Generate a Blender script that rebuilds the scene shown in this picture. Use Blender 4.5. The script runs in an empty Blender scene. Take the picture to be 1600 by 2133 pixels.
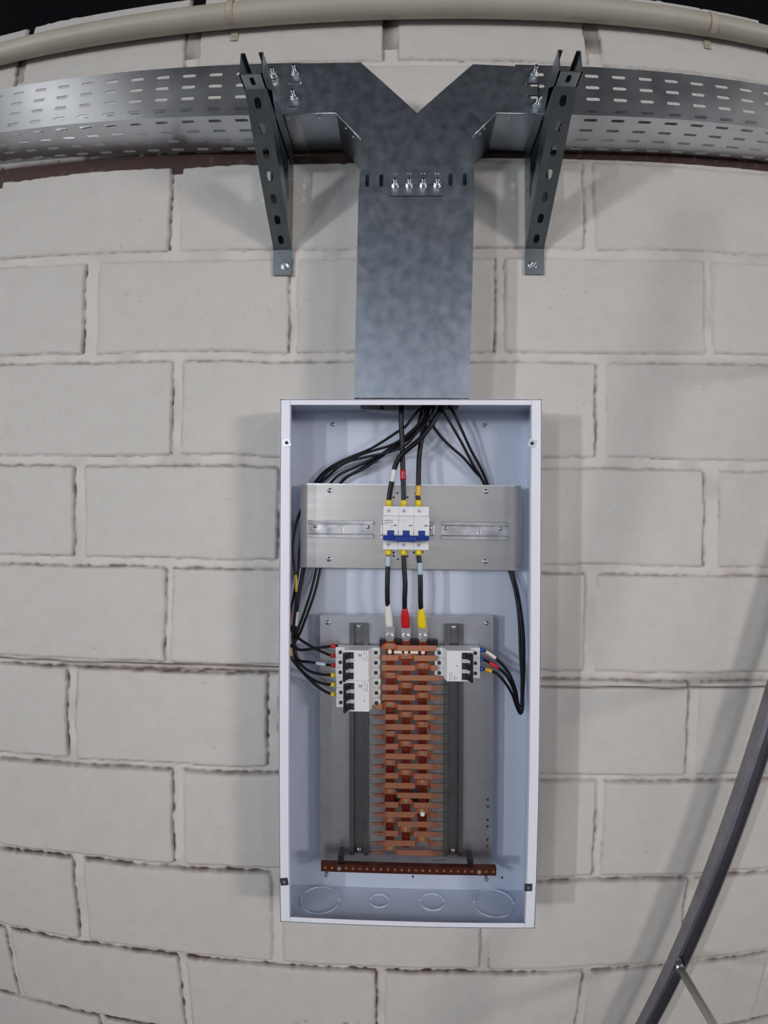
import bpy, bmesh, math, random
import numpy as np
from mathutils import Vector, Matrix
from mathutils.geometry import tessellate_polygon

S = bpy.context.scene
C = S.collection
random.seed(7)
FLOOR = 2120.0        # all lengths in mm; Y is height relative to the first bed joint, z is distance from the wall

# ------------------------------------------------------------------ camera
CALF, C3, C4, YAW, PITCH, ROLL, CX, CY = (1.0973919699301022, -0.29313714502655097, 0.1432287486754484,
    -0.03519230539845968, -0.0020008765434047053, 0.011549273634228951, 31.956371406657205, -898.4874763340473)
CD = 1000.0           # lens stands one metre from the wall

def V(x, y, z):
    return Vector((x / 1000, -z / 1000, (y + FLOOR) / 1000))

def cam_rot():
    cy, sy, cp, sp, cr, sr = (math.cos(YAW), math.sin(YAW), math.cos(PITCH), math.sin(PITCH), math.cos(ROLL), math.sin(ROLL))
    Ry = Matrix(((cy, 0, sy), (0, 1, 0), (-sy, 0, cy)))
    Rx = Matrix(((1, 0, 0), (0, cp, -sp), (0, sp, cp)))
    Rz = Matrix(((cr, -sr, 0), (sr, cr, 0), (0, 0, 1)))
    return Ry @ Rx @ Rz
R = cam_rot()

def at(px, py, z):
    """point of the place seen at photo pixel (px,py) that is z mm off the wall -> (X,Y,z)"""
    u = (px - 800) / 1000; v = -(py - 1066.5) / 1000
    r = max(math.hypot(u, v), 1e-9)
    th = r / CALF + C3 * r ** 3 + C4 * r ** 4
    d = R @ Vector((math.sin(th) * u / r, math.sin(th) * v / r, math.cos(th)))
    t = (CD - z) / d.z
    return (CX + d.x * t, CY + d.y * t, z)

cd = bpy.data.cameras.new('camera')
cam = bpy.data.objects.new('camera', cd); C.objects.link(cam)
cd.type = 'PANO'
cd.panorama_type = 'FISHEYE_LENS_POLYNOMIAL'
cd.sensor_width = 21.33; cd.sensor_height = 21.33
cd.fisheye_fov = math.pi
cd.fisheye_polynomial_k0 = 0.0
cd.fisheye_polynomial_k1 = -1 / (CALF * 10)
cd.fisheye_polynomial_k2 = 0.0
cd.fisheye_polynomial_k3 = -C3 / 1e3
cd.fisheye_polynomial_k4 = -C4 / 1e4
cd.clip_start = 0.01; cd.clip_end = 100
def w2b(v): return Vector((v.x, v.z, v.y))
ri, up, fw = w2b(R @ Vector((1, 0, 0))), w2b(R @ Vector((0, 1, 0))), w2b(R @ Vector((0, 0, 1)))
M4 = Matrix((ri, up, -fw)).transposed().to_4x4()
M4.translation = V(CX, CY, CD)
cam.matrix_world = M4
S.camera = cam

# ------------------------------------------------------------------ world, light, exposure
W = bpy.data.worlds.new('hall'); S.world = W; W.use_nodes = True
nt = W.node_tree; bg = nt.nodes['Background']
tc = nt.nodes.new('ShaderNodeTexCoord'); sep = nt.nodes.new('ShaderNodeSeparateXYZ')
cr = nt.nodes.new('ShaderNodeValToRGB')
nt.links.new(tc.outputs['Generated'], sep.inputs[0])
def wn(op, x, y=None, z=None, **k):
    n_ = nt.nodes.new('ShaderNodeMath'); n_.operation = op
    for i, q in enumerate((x, y, z)):
        if q is None: continue
        if isinstance(q, (int, float)): n_.inputs[i].default_value = q
        else: nt.links.new(q, n_.inputs[i])
    return n_.outputs[0]
def wmap(x, a, c):
    n_ = nt.nodes.new('ShaderNodeMapRange'); n_.interpolation_type = 'SMOOTHSTEP'
    n_.inputs[1].default_value = a; n_.inputs[2].default_value = c; nt.links.new(x, n_.inputs[0]); return n_.outputs[0]
mr = wn('MULTIPLY_ADD', sep.outputs['Z'], 0.5, 0.5); nt.links.new(mr, cr.inputs[0])
for k, (z_, c_) in enumerate(((-0.7, (.045, .055, .07)), (-0.1, (.09, .12, .17)), (0.1, (.13, .17, .24)), (0.3, (.06, .085, .125)), (0.5, (.030, .040, .06)), (0.9, (.025, .033, .048)))):
    e_ = cr.color_ramp.elements[k] if k < 2 else cr.color_ramp.elements.new(.99)
    e_.position = (z_ + 1) / 2; e_.color = (*c_, 1)
# unseen bright patch added to the world behind the camera for plate reflections
dn = wn('MAXIMUM', wn('MULTIPLY', sep.outputs['Y'], -1.0), 0.05)
az = wn('DIVIDE', sep.outputs['X'], dn); el = wn('DIVIDE', sep.outputs['Z'], dn)
door = wn('MULTIPLY', wmap(az, -.19, -.13), wmap(az, .26, .17))
door = wn('MULTIPLY', door, wn('MULTIPLY', wmap(el, -.26, -.10), wmap(el, .30, .08)))
door = wn('MULTIPLY', door, wmap(sep.outputs['Y'], 0.0, -0.2))
mxw = nt.nodes.new('ShaderNodeMix'); mxw.data_type = 'RGBA'
nt.links.new(door, mxw.inputs[0]); nt.links.new(cr.outputs[0], mxw.inputs[6]); mxw.inputs[7].default_value = (.62, .61, .64, 1)
nt.links.new(mxw.outputs[2], bg.inputs[0]); bg.inputs[1].default_value = 1.0

def area(name, pos, size, power, color, target=(40, -1000, 0), shape='RECTANGLE', sy=None, spread=180):
    l = bpy.data.lights.new(name, 'AREA'); l.shape = shape; l.size = size; l.size_y = sy or size
    l.energy = power; l.color = color; l.spread = math.radians(spread)
    o = bpy.data.objects.new(name, l); C.objects.link(o)
    o.location = V(*pos)
    o.rotation_euler = (V(*target) - V(*pos)).to_track_quat('-Z', 'Y').to_euler()
    return o
area('hall_and_fill_lamp', (-4500, -250, 4900), 0.16, 7.0, (0.90, 0.95, 1.0), sy=0.5, spread=45)
area('hall_and_fill_lamp', (4900, -150, 4800), 0.95, 8.0, (1.0, 0.93, 0.88), sy=0.6, spread=45)
area('hall_and_fill_lamp', (-2500, 0, 4900), 0.16, 1.8, (0.95, 0.97, 1.0), sy=0.5, spread=45)
area('hall_and_fill_lamp', (-1310, -860, 4800), 0.25, 5, (1.0, 0.98, 0.96), sy=0.5)
area('hall_and_fill_lamp', (-2250, 900, 4600), 0.6, 14, (1.0, 0.98, 0.96))  # added fill from high on the left
area('hall_and_fill_lamp', (2350, 500, 4700), 0.6, 19, (1.0, 0.97, 0.95))  # added fill, placed to throw the outer stile's soft shadow
area('hall_and_fill_lamp', (-2850, 2430, 3200), 0.40, 3.5, (1.0, 0.98, 0.95))
area('hall_and_fill_lamp', (4300, 2300, 2900), 1.0, 12, (1.0, 0.97, 0.92))  # added soft ambient light, kept clear of the metal reflections
area('hall_and_fill_lamp', (-2300, 300, 3300), 0.5, 5, (0.92, 0.96, 1.0))  # unseen cool fill added for ambient light
area('hall_and_fill_lamp', (2600, 900, 3600), 0.6, 6, (1.0, 0.97, 0.92))  # unseen warm fill added on the right for ambient light

vs = S.view_settings
S.display_settings.display_device = 'sRGB'
vs.view_transform = 'Standard'; vs.look = 'None'; vs.gamma = 1.0; vs.use_curve_mapping = False
vs.exposure = 0.0

# ------------------------------------------------------------------ materials
def mat(name, col, metal=0.0, rough=0.5, bump=0.0, bscale=200, col2=None, nscale=20, r2=None, spec=0.5, coat=0.0, detail=4, stretch=None, trans=0.0, lo=.35, hi=.65):
    m = bpy.data.materials.new(name); m.use_nodes = True
    n = m.node_tree.nodes; l = m.node_tree.links; b = n['Principled BSDF']
    b.inputs['Base Color'].default_value = (*col, 1)
    b.inputs['Metallic'].default_value = metal; b.inputs['Roughness'].default_value = rough
    b.inputs['Specular IOR Level'].default_value = spec
    b.inputs['Coat Weight'].default_value = coat
    b.inputs['Transmission Weight'].default_value = trans
    g = n.new('ShaderNodeNewGeometry'); mp = n.new('ShaderNodeMapping'); l.new(g.outputs['Position'], mp.inputs[0])
    if stretch: mp.inputs['Scale'].default_value = stretch
    if col2 or r2 is not None:
        no = n.new('ShaderNodeTexNoise'); no.inputs['Scale'].default_value = nscale; no.inputs['Detail'].default_value = detail
        l.new(mp.outputs[0], no.inputs['Vector'])
        rm = n.new('ShaderNodeMapRange'); rm.inputs[1].default_value = lo; rm.inputs[2].default_value = hi
        l.new(no.outputs[0], rm.inputs[0])
        if col2:
            mx = n.new('ShaderNodeMix'); mx.data_type = 'RGBA'
            mx.inputs[6].default_value = (*col, 1); mx.inputs[7].default_value = (*col2, 1)
            l.new(rm.outputs[0], mx.inputs[0]); l.new(mx.outputs[2], b.inputs['Base Color'])
        if r2 is not None:
            rr = n.new('ShaderNodeMapRange'); rr.inputs[3].default_value = rough; rr.inputs[4].default_value = r2
            l.new(rm.outputs[0], rr.inputs[0]); l.new(rr.outputs[0], b.inputs['Roughness'])
    if bump:
        nb = n.new('ShaderNodeTexNoise'); nb.inputs['Scale'].default_value = bscale; nb.inputs['Detail'].default_value = 3
        l.new(mp.outputs[0], nb.inputs['Vector'])
        bp = n.new('ShaderNodeBump'); bp.inputs['Strength'].default_value = bump; bp.inputs['Distance'].default_value = 0.001
        l.new(nb.outputs[0], bp.inputs['Height']); l.new(bp.outputs[0], b.inputs['Normal'])
    return m
GALV = mat('galvanised_steel', (0.48, 0.54, 0.62), 1, 0.29, 0.02, 60, (0.56, 0.61, 0.69), 48, r2=0.34, detail=9, lo=.3, hi=.7)
GALV2 = mat('galvanised_perforated', (0.58, 0.61, 0.66), 1, 0.27, 0, 60, (0.66, 0.69, 0.73), 10, r2=0.32)
STRUT = mat('zinc_strut_steel', (0.30, 0.35, 0.37), 1, 0.30, 0.03, 80, (0.22, 0.25, 0.27), 18, r2=0.4)
ALU = mat('brushed_plate_steel', (0.60, 0.59, 0.58), 1, 0.27, 0, 60, (0.56, 0.555, 0.55), 9, r2=0.31, stretch=(1, 1, 6))
PLATE = mat('zinc_plate_steel', (0.72, 0.73, 0.78), 1, 0.30, 0, 60, (0.48, 0.49, 0.53), 14, r2=0.42)
RAIL2 = mat('rail_dark_reflection', (0.27, 0.28, 0.30), 1, 0.28, 0.02, 60, (0.20, 0.205, 0.215), 30, r2=0.4)  # rail steel with its dark reflection put into the colour
RAIL = mat('din_rail_steel', (0.74, 0.74, 0.77), 1, 0.22, 0.02, 60, (0.44, 0.45, 0.47), 40, r2=0.4)
ZINC = mat('bright_zinc_screw', (0.85, 0.88, 0.90), 1, 0.18, 0.15, 900)
TIN = mat('tinned_copper', (0.70, 0.73, 0.73), 1, 0.3, 0.1, 500)
COPPER = mat('copper', (0.87, 0.39, 0.235), 1, 0.36, 0.03, 300, (0.70, 0.31, 0.20), 60, r2=0.45)
COPPER2 = mat('copper_shaded', (0.42, 0.08, 0.04), 1, 0.42, 0.03, 300, (0.30, 0.055, 0.03), 60)  # main bar copper, shade and dark reflections put into the colour
COPPER3 = mat('copper_brown', (0.20, 0.065, 0.045), 1, 0.45, 0.03, 300, (0.15, 0.045, 0.035), 60)
BRASS = mat('brass_screw', (0.90, 0.80, 0.55), 1, 0.22, 0.1, 600)
PAINT = mat('light_grey_powder_coat', (0.84, 0.83, 0.92), 0, 0.30, 0.35, 420, spec=0.6)
PAINT_SHADED = mat('shaded_powder_coat', (0.56, 0.61, 0.73), 0.18, 0.32, 0.15, 420)  # same coat as PAINT, with the interior's shade put into the colour
BLACK = mat('black_pvc', (0.005, 0.005, 0.008), 0, 0.38, 0.1, 300, spec=0.3)
BLACKP = mat('black_plastic', (0.010, 0.010, 0.014), 0, 0.35)
HOLE = mat('dark_screw_well', (0.03, 0.03, 0.035), 0, 0.6)
BRK = mat('light_grey_plastic', (0.74, 0.74, 0.75), 0, 0.38)
BRK2 = mat('grey_breaker_plastic', (0.62, 0.63, 0.66), 0, 0.42)
PRINT = mat('grey_print', (0.22, 0.23, 0.26), 0, 0.6)
PRINT2 = mat('pale_grey_print', (0.36, 0.37, 0.40), 0, 0.6)
BLUE = mat('blue_plastic', (0.012, 0.035, 0.24), 0, 0.35)
BLUE2 = mat('blue_vinyl', (0.01, 0.07, 0.36), 0, 0.35)
YEL = mat('yellow_vinyl', (0.80, 0.60, 0.02), 0, 0.32, 0.2, 250)
YEL2 = mat('amber_tape', (0.70, 0.42, 0.03), 0, 0.32)
RED = mat('red_vinyl', (0.52, 0.008, 0.012), 0, 0.3, 0.35, 250)
RED2 = mat('crimson_vinyl', (0.42, 0.01, 0.03), 0, 0.35)
WHITE = mat('white_tape', (0.72, 0.71, 0.66), 0, 0.45, 0.2, 250)
PALE = mat('pale_blue_tape', (0.42, 0.52, 0.60), 0, 0.4)
PIPE = mat('cream_painted_pipe', (0.50, 0.46, 0.38), 0, 0.45, 0.25, 60, (0.44, 0.40, 0.33), 8)
STRAP = mat('beige_strap', (0.44, 0.37, 0.28), 0, 0.5, 0.3, 120, (0.50, 0.44, 0.35), 30)
LADDER = mat('ladder_aluminium', (0.42, 0.41, 0.45), 1, 0.36, 0.15, 200, (0.34, 0.33, 0.36), 16, r2=0.46)
RUNG = mat('grey_rung_paint', (0.42, 0.41, 0.38), 0, 0.45, 0.2, 200)
CLEAR = mat('clear_acrylic', (0.97, 0.98, 0.98), 0, 0.06, trans=1.0)
ROOF = mat('dark_roof', (0.020, 0.016, 0.015), 0, 0.8, col2=(0.035, 0.026, 0.022), nscale=2)
CONC = mat('concrete_floor', (0.44, 0.43, 0.42), 0, 0.7, 0.4, 60, (0.38, 0.37, 0.36), 4)

def wall_mat():
    m = bpy.data.materials.new('painted_block_wall'); m.use_nodes = True
    n = m.node_tree.nodes; l = m.node_tree.links; b = n['Principled BSDF']
    g = n.new('ShaderNodeNewGeometry')
    def noise(scale, det, rough=0.5):
        no = n.new('ShaderNodeTexNoise'); no.inputs['Scale'].default_value = scale; no.inputs['Detail'].default_value = det
        no.inputs['Roughness'].default_value = rough; l.new(g.outputs['Position'], no.inputs['Vector']); return no
    def ramp(src, a, c, lo=0.0, hi=1.0):
        r = n.new('ShaderNodeMapRange'); r.inputs[1].default_value = a; r.inputs[2].default_value = c
        r.inputs[3].default_value = lo; r.inputs[4].default_value = hi; l.new(src, r.inputs[0]); return r
    def mix(f, c1, c2):
        x = n.new('ShaderNodeMix'); x.data_type = 'RGBA'
        if f: l.new(f, x.inputs[0])
        for i, c in ((6, c1), (7, c2)):
            if isinstance(c, tuple): x.inputs[i].default_value = (*c, 1)
            else: l.new(c, x.inputs[i])
        return x
    big = noise(3.0, 3); mid = noise(26, 5, 0.6); fine = noise(420, 3, 0.6)
    base = mix(ramp(big.outputs[0], .3, .7).outputs[0], (0.60, 0.565, 0.53), (0.565, 0.54, 0.51))
    b2 = mix(ramp(mid.outputs[0], .45, .75, 0, .45).outputs[0], base.outputs[2], (0.49, 0.455, 0.42))
    b3 = mix(ramp(fine.outputs[0], .3, .8, 0, .35).outputs[0], b2.outputs[2], (0.68, 0.65, 0.62))
    ta = n.new('ShaderNodeAttribute'); ta.attribute_name = 'mortar'
    b4 = mix(ramp(ta.outputs['Fac'], 0, 1, 0, .6).outputs[0], b3.outputs[2], (0.69, 0.64, 0.60))  # mortar tone lightened, the joints' convex highlight put into the colour
    ga = n.new('ShaderNodeAttribute'); ga.attribute_name = 'grime'
    b45 = mix(ramp(ga.outputs['Fac'], 0, 1, 0, .38).outputs[0], b4.outputs[2], (0.34, 0.27, 0.23))
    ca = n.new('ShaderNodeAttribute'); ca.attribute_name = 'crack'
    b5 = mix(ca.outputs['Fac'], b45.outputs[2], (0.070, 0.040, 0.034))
    l.new(b5.outputs[2], b.inputs['Base Color'])
    b.inputs['Roughness'].default_value = 0.62; b.inputs['Specular IOR Level'].default_value = 0.3
    bp = n.new('ShaderNodeBump'); bp.inputs['Strength'].default_value = 0.5; bp.inputs['Distance'].default_value = 0.0012
    ad = n.new('ShaderNodeMath'); ad.operation = 'ADD'
    f2 = noise(110, 4, 0.65)
    l.new(fine.outputs[0], ad.inputs[0]); l.new(f2.outputs[0], ad.inputs[1])
    l.new(ad.outputs[0], bp.inputs['Height']); l.new(bp.outputs[0], b.inputs['Normal'])
    return m
WALL = wall_mat()

# ------------------------------------------------------------------ object helpers
def tag(o, label=None, cat=None, group=None, kind=None):
    if label: o['label'] = label
    if cat: o['category'] = cat
    if group: o['group'] = group
    if kind: o['kind'] = kind
    return o

def empty(name, pos, label, cat, group=None):
    o = bpy.data.objects.new(name, None); C.objects.link(o); o.empty_display_size = 0.03
    o.location = V(*pos)
    return tag(o, label, cat, group)

def world_loc(o):
    v = Vector((0, 0, 0))
    while o: v = v + o.location; o = o.parent
    return v

class MB:
    def __init__(s): s.v = []; s.f = []; s.sm = []
    def add(s, vs_, fs, smooth=False):
        k = len(s.v); s.v += [tuple(p) for p in vs_]
        for f in fs: s.f.append([i + k for i in f]); s.sm.append(smooth)
        return s
    def box(s, x0, x1, y0, y1, z0, z1):
        p = [(x, y, z) for z in (z0, z1) for y in (y0, y1) for x in (x0, x1)]
        return s.add(p, [(0, 1, 3, 2), (4, 6, 7, 5), (0, 4, 5, 1), (2, 3, 7, 6), (0, 2, 6, 4), (1, 5, 7, 3)])
    def hexa(s, a, b):
        """two quads (lists of 4 points) joined"""
        p = list(a) + list(b)
        return s.add(p, [(3, 2, 1, 0), (4, 5, 6, 7)] + [(i, (i + 1) % 4, (i + 1) % 4 + 4, i + 4) for i in range(4)])
    def prism(s, poly, z0, z1, f=lambda x, y, z: (x, y, z)):
        n = len(poly); p = [f(x, y, z0) for x, y in poly] + [f(x, y, z1) for x, y in poly]
        return s.add(p, [tuple(range(n))[::-1], tuple(range(n, 2 * n))] + [(i, (i + 1) % n, (i + 1) % n + n, i + n) for i in range(n)])
    def plate(s, outer, holes, f, t0, t1):
        """sheet with real holes: outline + hole loops in 2D, f(u,v,t) -> point"""
        loops = [outer] + holes
        tris = tessellate_polygon([[Vector((a, b, 0)) for a, b in lp] for lp in loops])
        flat = [q for lp in loops for q in lp]; n = len(flat)
        fs = [tuple(t) for t in tris] + [tuple(i + n for i in t[::-1]) for t in tris]
        k = 0
        for lp in loops:
            m = len(lp)
            for i in range(m): fs.append((k + i, k + (i + 1) % m, k + (i + 1) % m + n, k + i + n))
            k += m
        return s.add([f(a, b, t0) for a, b in flat] + [f(a, b, t1) for a, b in flat], fs)
    def cyl(s, c, r, h, axis='z', n=20, r2=None, smooth=True):
        r2 = r if r2 is None else r2
        def pt(a, rr, t):
            u, w = rr * math.cos(a), rr * math.sin(a)
            return {'z': (c[0] + u, c[1] + w, c[2] + t), 'y': (c[0] + u, c[1] + t, c[2] + w), 'x': (c[0] + t, c[1] + u, c[2] + w)}[axis]
        p = [pt(2 * math.pi * i / n, r, 0) for i in range(n)] + [pt(2 * math.pi * i / n, r2, h) for i in range(n)]
        s.add(p, [tuple(range(n))[::-1], tuple(range(n, 2 * n))])
        return s.add(p, [(i, (i + 1) % n, (i + 1) % n + n, i + n) for i in range(n)], smooth)
    def dome(s, c, r, h, n=20, m=5):
        p = []
        for j in range(m):
            a = j / m * math.pi / 2
            p += [(c[0] + r * math.cos(a) * math.cos(2 * math.pi * i / n), c[1] + r * math.cos(a) * math.sin(2 * math.pi * i / n), c[2] + h * math.sin(a)) for i in range(n)]
        p.append((c[0], c[1], c[2] + h)); k = len(p) - 1
        fs = [(j * n + i, j * n + (i + 1) % n, (j + 1) * n + (i + 1) % n, (j + 1) * n + i) for j in range(m - 1) for i in range(n)]
        fs += [((m - 1) * n + i, (m - 1) * n + (i + 1) % n, k) for i in range(n)]
        return s.add(p, fs, True)
    def tube(s, pts, r, n=12, cap=True, rx=None):
        """round tube along a polyline of (X,Y,z); r number or list"""
        P = [Vector(p) for p in pts]; m = len(P); rs = r if isinstance(r, (list, tuple)) else [r] * m
        prev = None; ring = []
        for i in range(m):
            t = (P[min(i + 1, m - 1)] - P[max(i - 1, 0)]).normalized()
            if prev is None:
                a = Vector((0, 0, 1)) if abs(t.z) < .9 else Vector((1, 0, 0))
                u = t.cross(a).normalized()
            else: u = (prev - t * prev.dot(t)).normalized()
            prev = u; w = t.cross(u)
            ring += [tuple(P[i] + rs[i] * (math.cos(2 * math.pi * k / n) * u + math.sin(2 * math.pi * k / n) * w)) for k in range(n)]
        fs = [(i * n + k, i * n + (k + 1) % n, (i + 1) * n + (k + 1) % n, (i + 1) * n + k) for i in range(m - 1) for k in range(n)]
        s.add(ring, fs, True)
        if cap:
            s.add(ring[:n], [tuple(range(n))[::-1]]); s.add(ring[-n:], [tuple(range(n))])
        return s
    def build(s, name, m, parent=None, bevel=0, loc=None, clean=True):
        me = bpy.data.meshes.new(name)
        vs_ = [V(*p) for p in s.v]
        if parent is not None: o0 = world_loc(parent)
        elif loc is not None: o0 = V(*loc)
        else:
            lo = [min(q[i] for q in vs_) for i in range(3)]; hi = [max(q[i] for q in vs_) for i in range(3)]
            o0 = Vector(((lo[0] + hi[0]) / 2, (lo[1] + hi[1]) / 2, lo[2]))
        me.from_pydata([v - o0 for v in vs_], [], s.f)
        for p, k in zip(me.polygons, s.sm): p.use_smooth = k
        bm = bmesh.new(); bm.from_mesh(me)
        if clean: bmesh.ops.remove_doubles(bm, verts=bm.verts, dist=1e-6)
        bmesh.ops.recalc_face_normals(bm, faces=bm.faces); bm.to_mesh(me); bm.free()
        me.materials.append(m)
        o = bpy.data.objects.new(name, me); C.objects.link(o)
        if parent is not None: o.parent = parent
        else: o.location = o0
        if bevel:
            b = o.modifiers.new('bevel', 'BEVEL'); b.width = bevel / 1000; b.segments = 2; b.limit_method = 'ANGLE'; b.angle_limit = math.radians(40)
        return o

def capsule(cx, cy, L, w, vertical=False, n=6):
    r = w / 2; h = L / 2 - r; out = []
    for i in range(n + 1):
        a = -math.pi / 2 + math.pi * i / n; out.append((h + r * math.cos(a), r * math.sin(a)))
    for i in range(n + 1):
        a = math.pi / 2 + math.pi * i / n; out.append((-h + r * math.cos(a), r * math.sin(a)))
    if vertical: out = [(b, a) for a, b in out]
    return [(cx + a, cy + b) for a, b in out]

def smooth(pts, sub=8):
    """Catmull-Rom through points"""
    P = [Vector(p) for p in pts]; P = [2 * P[0] - P[1]] + P + [2 * P[-1] - P[-2]]; out = []
    for i in range(1, len(P) - 2):
        for k in range(sub):
            t = k / sub
            out.append(tuple(0.5 * ((2 * P[i]) + (-P[i - 1] + P[i + 1]) * t + (2 * P[i - 1] - 5 * P[i] + 4 * P[i + 1] - P[i + 2]) * t * t + (-P[i - 1] + 3 * P[i] - 3 * P[i + 1] + P[i + 2]) * t ** 3)))
    out.append(tuple(P[-2])); return out

def screw(root, x, y, z, r=4.2, name='screw', m=ZINC, f=None, ang=0.6, h=2.4):
    b = MB().cyl((x, y, z), r * 1.0, 0.6, n=20).dome((x, y, z + 0.6), r * .92, h)
    o = b.build(name, m, root)
    s_ = MB(); c, d = math.cos(ang), math.sin(ang); L = r * .75; w = r * .13
    for (cc, dd) in ((c, d),):
        q = [(x + cc * a - dd * e, y + dd * a + cc * e) for a, e in ((-L, -w), (L, -w), (L, w), (-L, w))]
        s_.prism(q, z + h * .6, z + h + .75)
    s_.build('slot', HOLE, o)
    return o

def hexbolt(root, x, y, z, r=7, name='bolt', washer=True, stud=7, ang=0.3):
    b = MB()
    if washer: b.cyl((x, y, z), r * 1.25, 1.2, n=24)
    b.prism([(x + r * math.cos(ang + i * math.pi / 3), y + r * math.sin(ang + i * math.pi / 3)) for i in range(6)], z + 1.2, z + 6)
    if stud: b.cyl((x, y, z + 6), r * .5, stud, n=14)
    return b.build(name, ZINC, root, bevel=.4)

# ------------------------------------------------------------------ the block wall
rng = np.random.RandomState(3)
def vnoise(X, Y, sc, seed):
    r = np.random.RandomState(seed); g = r.rand(256, 256)
    x = X / sc + 1000.37; y = Y / sc + 1000.73
    xi = np.floor(x).astype(int); yi = np.floor(y).astype(int); fx = x - xi; fy = y - yi
    fx = fx * fx * (3 - 2 * fx); fy = fy * fy * (3 - 2 * fy)
    a = g[xi % 256, yi % 256]; b = g[(xi + 1) % 256, yi % 256]; c = g[xi % 256, (yi + 1) % 256]; d = g[(xi + 1) % 256, (yi + 1) % 256]
    return (a * (1 - fx) + b * fx) * (1 - fy) + (c * (1 - fx) + d * fx) * fy - 0.5

# row: (top, bottom, joints [(left edge, right edge)], strength of the dark line above each block)
ROWS = [
 (178, -5, [(-1212, -1190), (-814, -795), (-422, -390), (-15, 15), (388, 418), (798, 822)], .0),
 (-21, -188, [(-1012, -990), (-612, -590), (-212, -190), (188, 210), (588, 610), (988, 1010)], .15),
 (-222, -392, [(-1212, -1190), (-822, -800), (-431, -407), (-12, 12), (368, 391), (790, 812)], .3),
 (-414, -591, [(-1012, -990), (-600, -568), (-192, -173), (201, 221), (599, 616), (998, 1020)], .22),
 (-612, -790, [(-1212, -1190), (-812, -788), (-418, -394), (-10, 12), (391, 415), (795, 816)], .62),
 (-813, -989, [(-1012, -990), (-612, -586), (-208, -186), (190, 214), (596, 627), (998, 1020)], .70),
 (-1010, -1190, [(-1212, -1190), (-822, -800), (-426, -410), (-10, 12), (375, 399), (782, 806)], .80),
 (-1210, -1389, [(-1030, -1008), (-624, -603), (-223, -200), (185, 205), (573, 597), (990, 1010)], 1.0),
 (-1406, -1590, [(-1212, -1190), (-812, -790), (-410, -384), (-10, 12), (404, 422), (800, 822)], .85),
 (-1604, -1789, [(-1012, -990), (-627, -600), (-216, -192), (192, 212), (594, 612), (1000, 1020)], 1.05),
 (-1804, -1989, [(-1212, -1190), (-812, -796), (-410, -390), (-8, 12), (398, 418), (806, 826)], 1.1),
 (-2001, -2200, [(-1012, -990), (-612, -594), (-212, -190), (188, 210), (600, 620), (1000, 1020)], 1.1)]
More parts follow.
